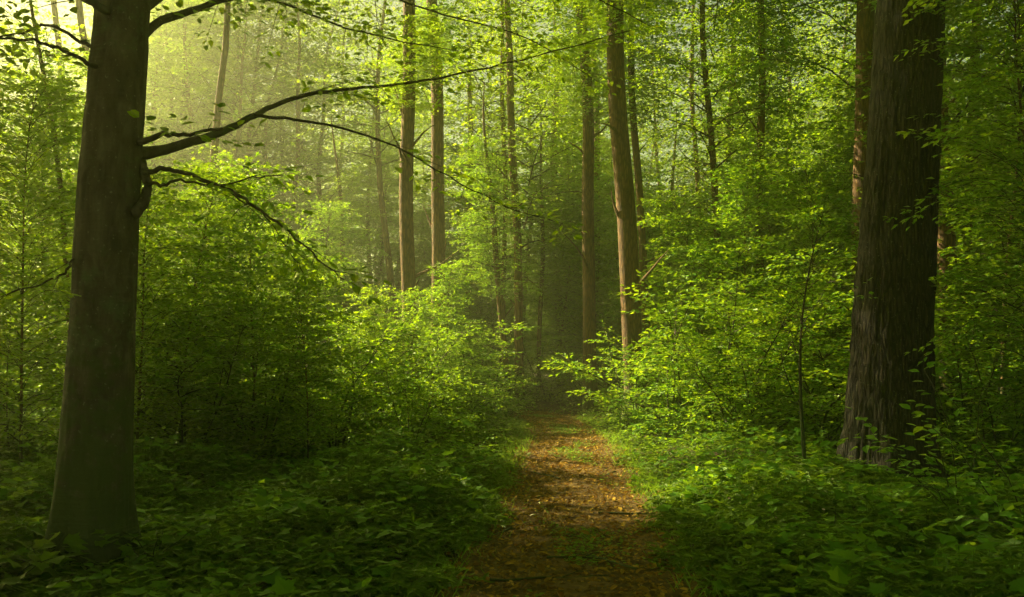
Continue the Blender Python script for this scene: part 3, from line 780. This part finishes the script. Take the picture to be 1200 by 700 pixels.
# ------------------------------------------------------------------ near plants whose leaves can be told apart
OV = {}
def leaf_mesh(kind, m_):
    if (kind, m_.name) not in OV:
        tv, tf = {"oval": lf_oval(), "maple": lf_maple(), "tri": lf_tri()}[kind]
        V = tv[:, [0, 1, 2]].copy()
        OV[(kind, m_.name)] = mesh_np(kind + " leaf", V, tf, m_)
    return OV[(kind, m_.name)]
def single_leaf_plant(name, x, y, stems, kind, size, label, cat, seed, group=None, m_=None, nleaf=9, r0=.007):
    """stems: list of (azimuth, elevation, length); each carries separate leaf objects"""
    random.seed(seed)
    e = bpy.data.objects.new(name, None); sc.collection.objects.link(e); e.location = (x, y, g(x, y)); tag(e, label, cat, group)
    me = leaf_mesh(kind, m_ or M_LEAF); cnt = 0
    for az, el, L in stems:
        pts = limb_curve((0, 0, -.03), az, el, L, -el * .7, 10)
        tb = Tubes(); tb.add(pts, np.linspace(r0, .002, 10), 6)
        lf = []
        for k in range(nleaf * 2):
            f = .25 + .75 * k / (nleaf * 2 - 1)
            i = min(int(f * 9), 8); p = pts[i] + (pts[i + 1] - pts[i]) * (f * 9 - i)
            d = unit(pts[i + 1] - pts[i]); sd = unit(np.cross(d, [0, 0, 1])) * (1 if k % 2 else -1)
            dd = unit(d * .5 + sd * .9 + np.array([0, 0, random.gauss(0, .2)]))
            tl = L * .26 * (1.15 - f) * random.uniform(.6, 1.2)
            tb.add([p, p + dd * tl * .5, p + dd * tl - np.array([0, 0, tl * .08])], [.002, .0015, .001], 4)
            m = 1 + int(tl / (size * .95))
            for j in range(m):
                q = p + dd * tl * ((j + 1) / m)
                s2 = unit(np.cross(dd, [0, 0, 1])) * (1 if j % 2 else -1)
                lf.append((q, unit(dd * .8 + s2 * (.6 if j < m - 1 else .1) + np.array([random.gauss(0, .15), random.gauss(0, .15), -.3 + random.gauss(0, .15)]))))
        link("stem", tb.mesh("stem", M_TWIG), e)
        for q, a in lf:
            if cnt >= 290: break
            cnt += 1
            a = Vector(a); nn = Vector((random.gauss(0, .35), random.gauss(0, .35), 1)).normalized()
            X = a.cross(nn).normalized(); Z = X.cross(a).normalized()
            o = link("leaf", me, e)
            s = size * random.uniform(.7, 1.15)
            M = Matrix((X, a, Z)).transposed().to_4x4(); M.translation = Vector(q)
            o.matrix_basis = M @ Matrix.Scale(s, 4)
    return e
def X(px, d): return (px - 600) / FPX * d
single_leaf_plant("beech_sapling", X(1120, 8.0), 8.0, [(2.9, 1.15, 1.5), (2.5, 1.3, 1.7), (.6, 1.2, 1.5), (3.6, .95, 1.35), (5.6, 1.1, 1.3), (1.6, 1.4, 1.8), (3.2, 1.35, 1.15)], "oval", .12,
                  "young sapling with large oval leaves in front of the furrowed trunk", "sapling", 3, None, M_LEAF, 9)
single_leaf_plant("beech_sapling", X(1195, 7.2), 7.2, [(2.6, 1.2, 1.4), (3.3, 1.0, 1.25), (1.2, 1.3, 1.5), (4.6, 1.1, 1.1)], "oval", .115,
                  "oval-leaved sapling at the right edge of the picture", "sapling", 4, None, M_LEAF, 8)
for k, (px, d, s, lab) in enumerate([(1040, 8.6, .15, "broad-lobed seedling at the foot of the furrowed trunk"), (1085, 7.6, .13, "broad-lobed seedling right of the one at the trunk foot"),
        (965, 7.4, .11, "small lobed seedling in the dark right foreground"), (70, 6.0, .13, "lobed seedling at the foot of the big grey trunk, left side"),
        (185, 6.3, .11, "small lobed seedling right of the foot of the big grey trunk"), (20, 5.6, .14, "large-leaved seedling in the lower left corner"),
        (1150, 6.4, .12, "lobed seedling in the lower right corner")]):
    single_leaf_plant("maple_seedling", X(px, d), d, [(a + k, 1.0 + .2 * math.sin(a * 3), .42) for a in (0, 1.3, 2.6, 3.9, 5.1)], "maple", s, lab, "seedling", 30 + k, "seedlings in the foreground", M_HERB, 3, .004)

# small straight sapling between the bright bushes and the furrowed trunk
plant("straight_sapling", make_plant_meshes("sapling", 77, 3.4, .028, 1.5, .9, 12, .08, .08, lf_hex(), M_LEAF, .4, .2, .16, (.5, -.1), None, M_TWIG),
      X(940, 11.5), 11.5, .5, 1.0, "thin straight dark sapling stem left of the furrowed trunk", "sapling")

# small pale blossoms dropped on the herbs
pv_ = [(0, 0, 0), (.5, .3, .2), (0, .6, .1), (-.5, .3, .2), (.3, -.5, .15), (-.3, -.5, .2), (.6, -.1, .05), (-.6, -.1, .1)]
m, nt, N = mat("petal"); b = N("ShaderNodeBsdfPrincipled"); b.inputs["Base Color"].default_value = (.62, .42, .36, 1); o = N("ShaderNodeOutputMaterial"); nt.links.new(b.outputs[0], o.inputs[0])
pme = mesh_np("blossom", np.array(pv_) * .022, np.array([(0, 1, 2), (0, 2, 3), (0, 6, 1), (0, 4, 6), (0, 5, 4), (0, 7, 5), (0, 3, 7)]), m)
for k, (px, d) in enumerate([(851, 8.2), (865, 8.6), (942, 10.5), (985, 10.2), (972, 9.6), (1050, 7.6), (960, 7.5), (882, 9.4), (905, 7.2)]):
    o = link("fallen_blossom", pme, None, (X(px, d), d, g(X(px, d), d) + .30)); o.rotation_euler = (.5, .3, k)
    tag(o, "tiny pale pink blossom fallen on the herbs before the furrowed trunk", "blossom", "fallen blossoms on the right")

# dead twigs lying on the path
for k, (px, d, L_) in enumerate([(640, 7.0, .5), (745, 6.6, .7), (600, 8.2, .45), (700, 9.0, .6), (655, 11.5, .7), (720, 12.2, .5), (575, 6.3, .8), (690, 15, .7)]):
    tb = Tubes(); nrq = np.random.default_rng(k)
    P_ = np.cumsum(np.concatenate([[[0, 0, 0]], np.array([L_ / 7, 0, 0]) + nrq.normal(0, L_ / 45, (7, 3)) * [1, 1, .3]]), 0)
    tb.add(P_, np.linspace(.011, .004, 8), 5); tb.add([P_[4], P_[4] + [L_ * .16, L_ * .13, .02], P_[4] + [L_ * .3, L_ * .18, .015]], [.005, .004, .002], 4)
    o = link("fallen_twig", tb.mesh("twig", M_TWIG), None, (X(px, d), d, g(X(px, d), d) + .06)); o.rotation_euler = (0, 0, k * 2.1)
    tag(o, "thin dead twig lying among the brown leaves on the path", "twig", "dead twigs on the path")

# two or three alike neighbours: say which by their place
_by = {}
for o in list(sc.objects):
    if o.parent is None and "label" in o and "category" in o and o["category"] not in ("twig", "blossom"): _by.setdefault(o["label"], []).append(o)
for lab, os_ in _by.items():
    if 2 <= len(os_) <= 8 and "closing" not in lab and "seen from" not in lab:
        os_.sort(key=lambda o: o.location.x / max(o.location.y, 1))
        W = ("leftmost one", "rightmost one") if len(os_) == 2 else ("leftmost one",) + tuple(a + " from left" for a in ("second", "third", "fourth", "fifth", "sixth", "seventh"))[:len(os_) - 2] + ("rightmost one",)
        for o, wd in zip(os_, W): o["label"] = lab + ", " + wd

# ------------------------------------------------------------------ haze
V = np.array([(sx * 340, sy * 340, z) for z in (-1.6, 27.5) for sy in (-1, 1) for sx in (-1, 1)], float)
F = np.array([(0, 2, 3, 1), (4, 5, 7, 6), (0, 1, 5, 4), (2, 6, 7, 3), (0, 4, 6, 2), (1, 3, 7, 5)])
m, nt, N = mat("haze")
pv = N("ShaderNodeVolumePrincipled"); pv.inputs["Density"].default_value = .0062; pv.inputs["Color"].default_value = (.95, .97, .58, 1)
pv.inputs["Anisotropy"].default_value = .82
o = N("ShaderNodeOutputMaterial"); nt.links.new(pv.outputs[0], o.inputs["Volume"])
hz = link("haze", mesh_np("haze", V, F, m)); tag(hz, "thin sunlit haze hanging in the wood", kind="stuff")
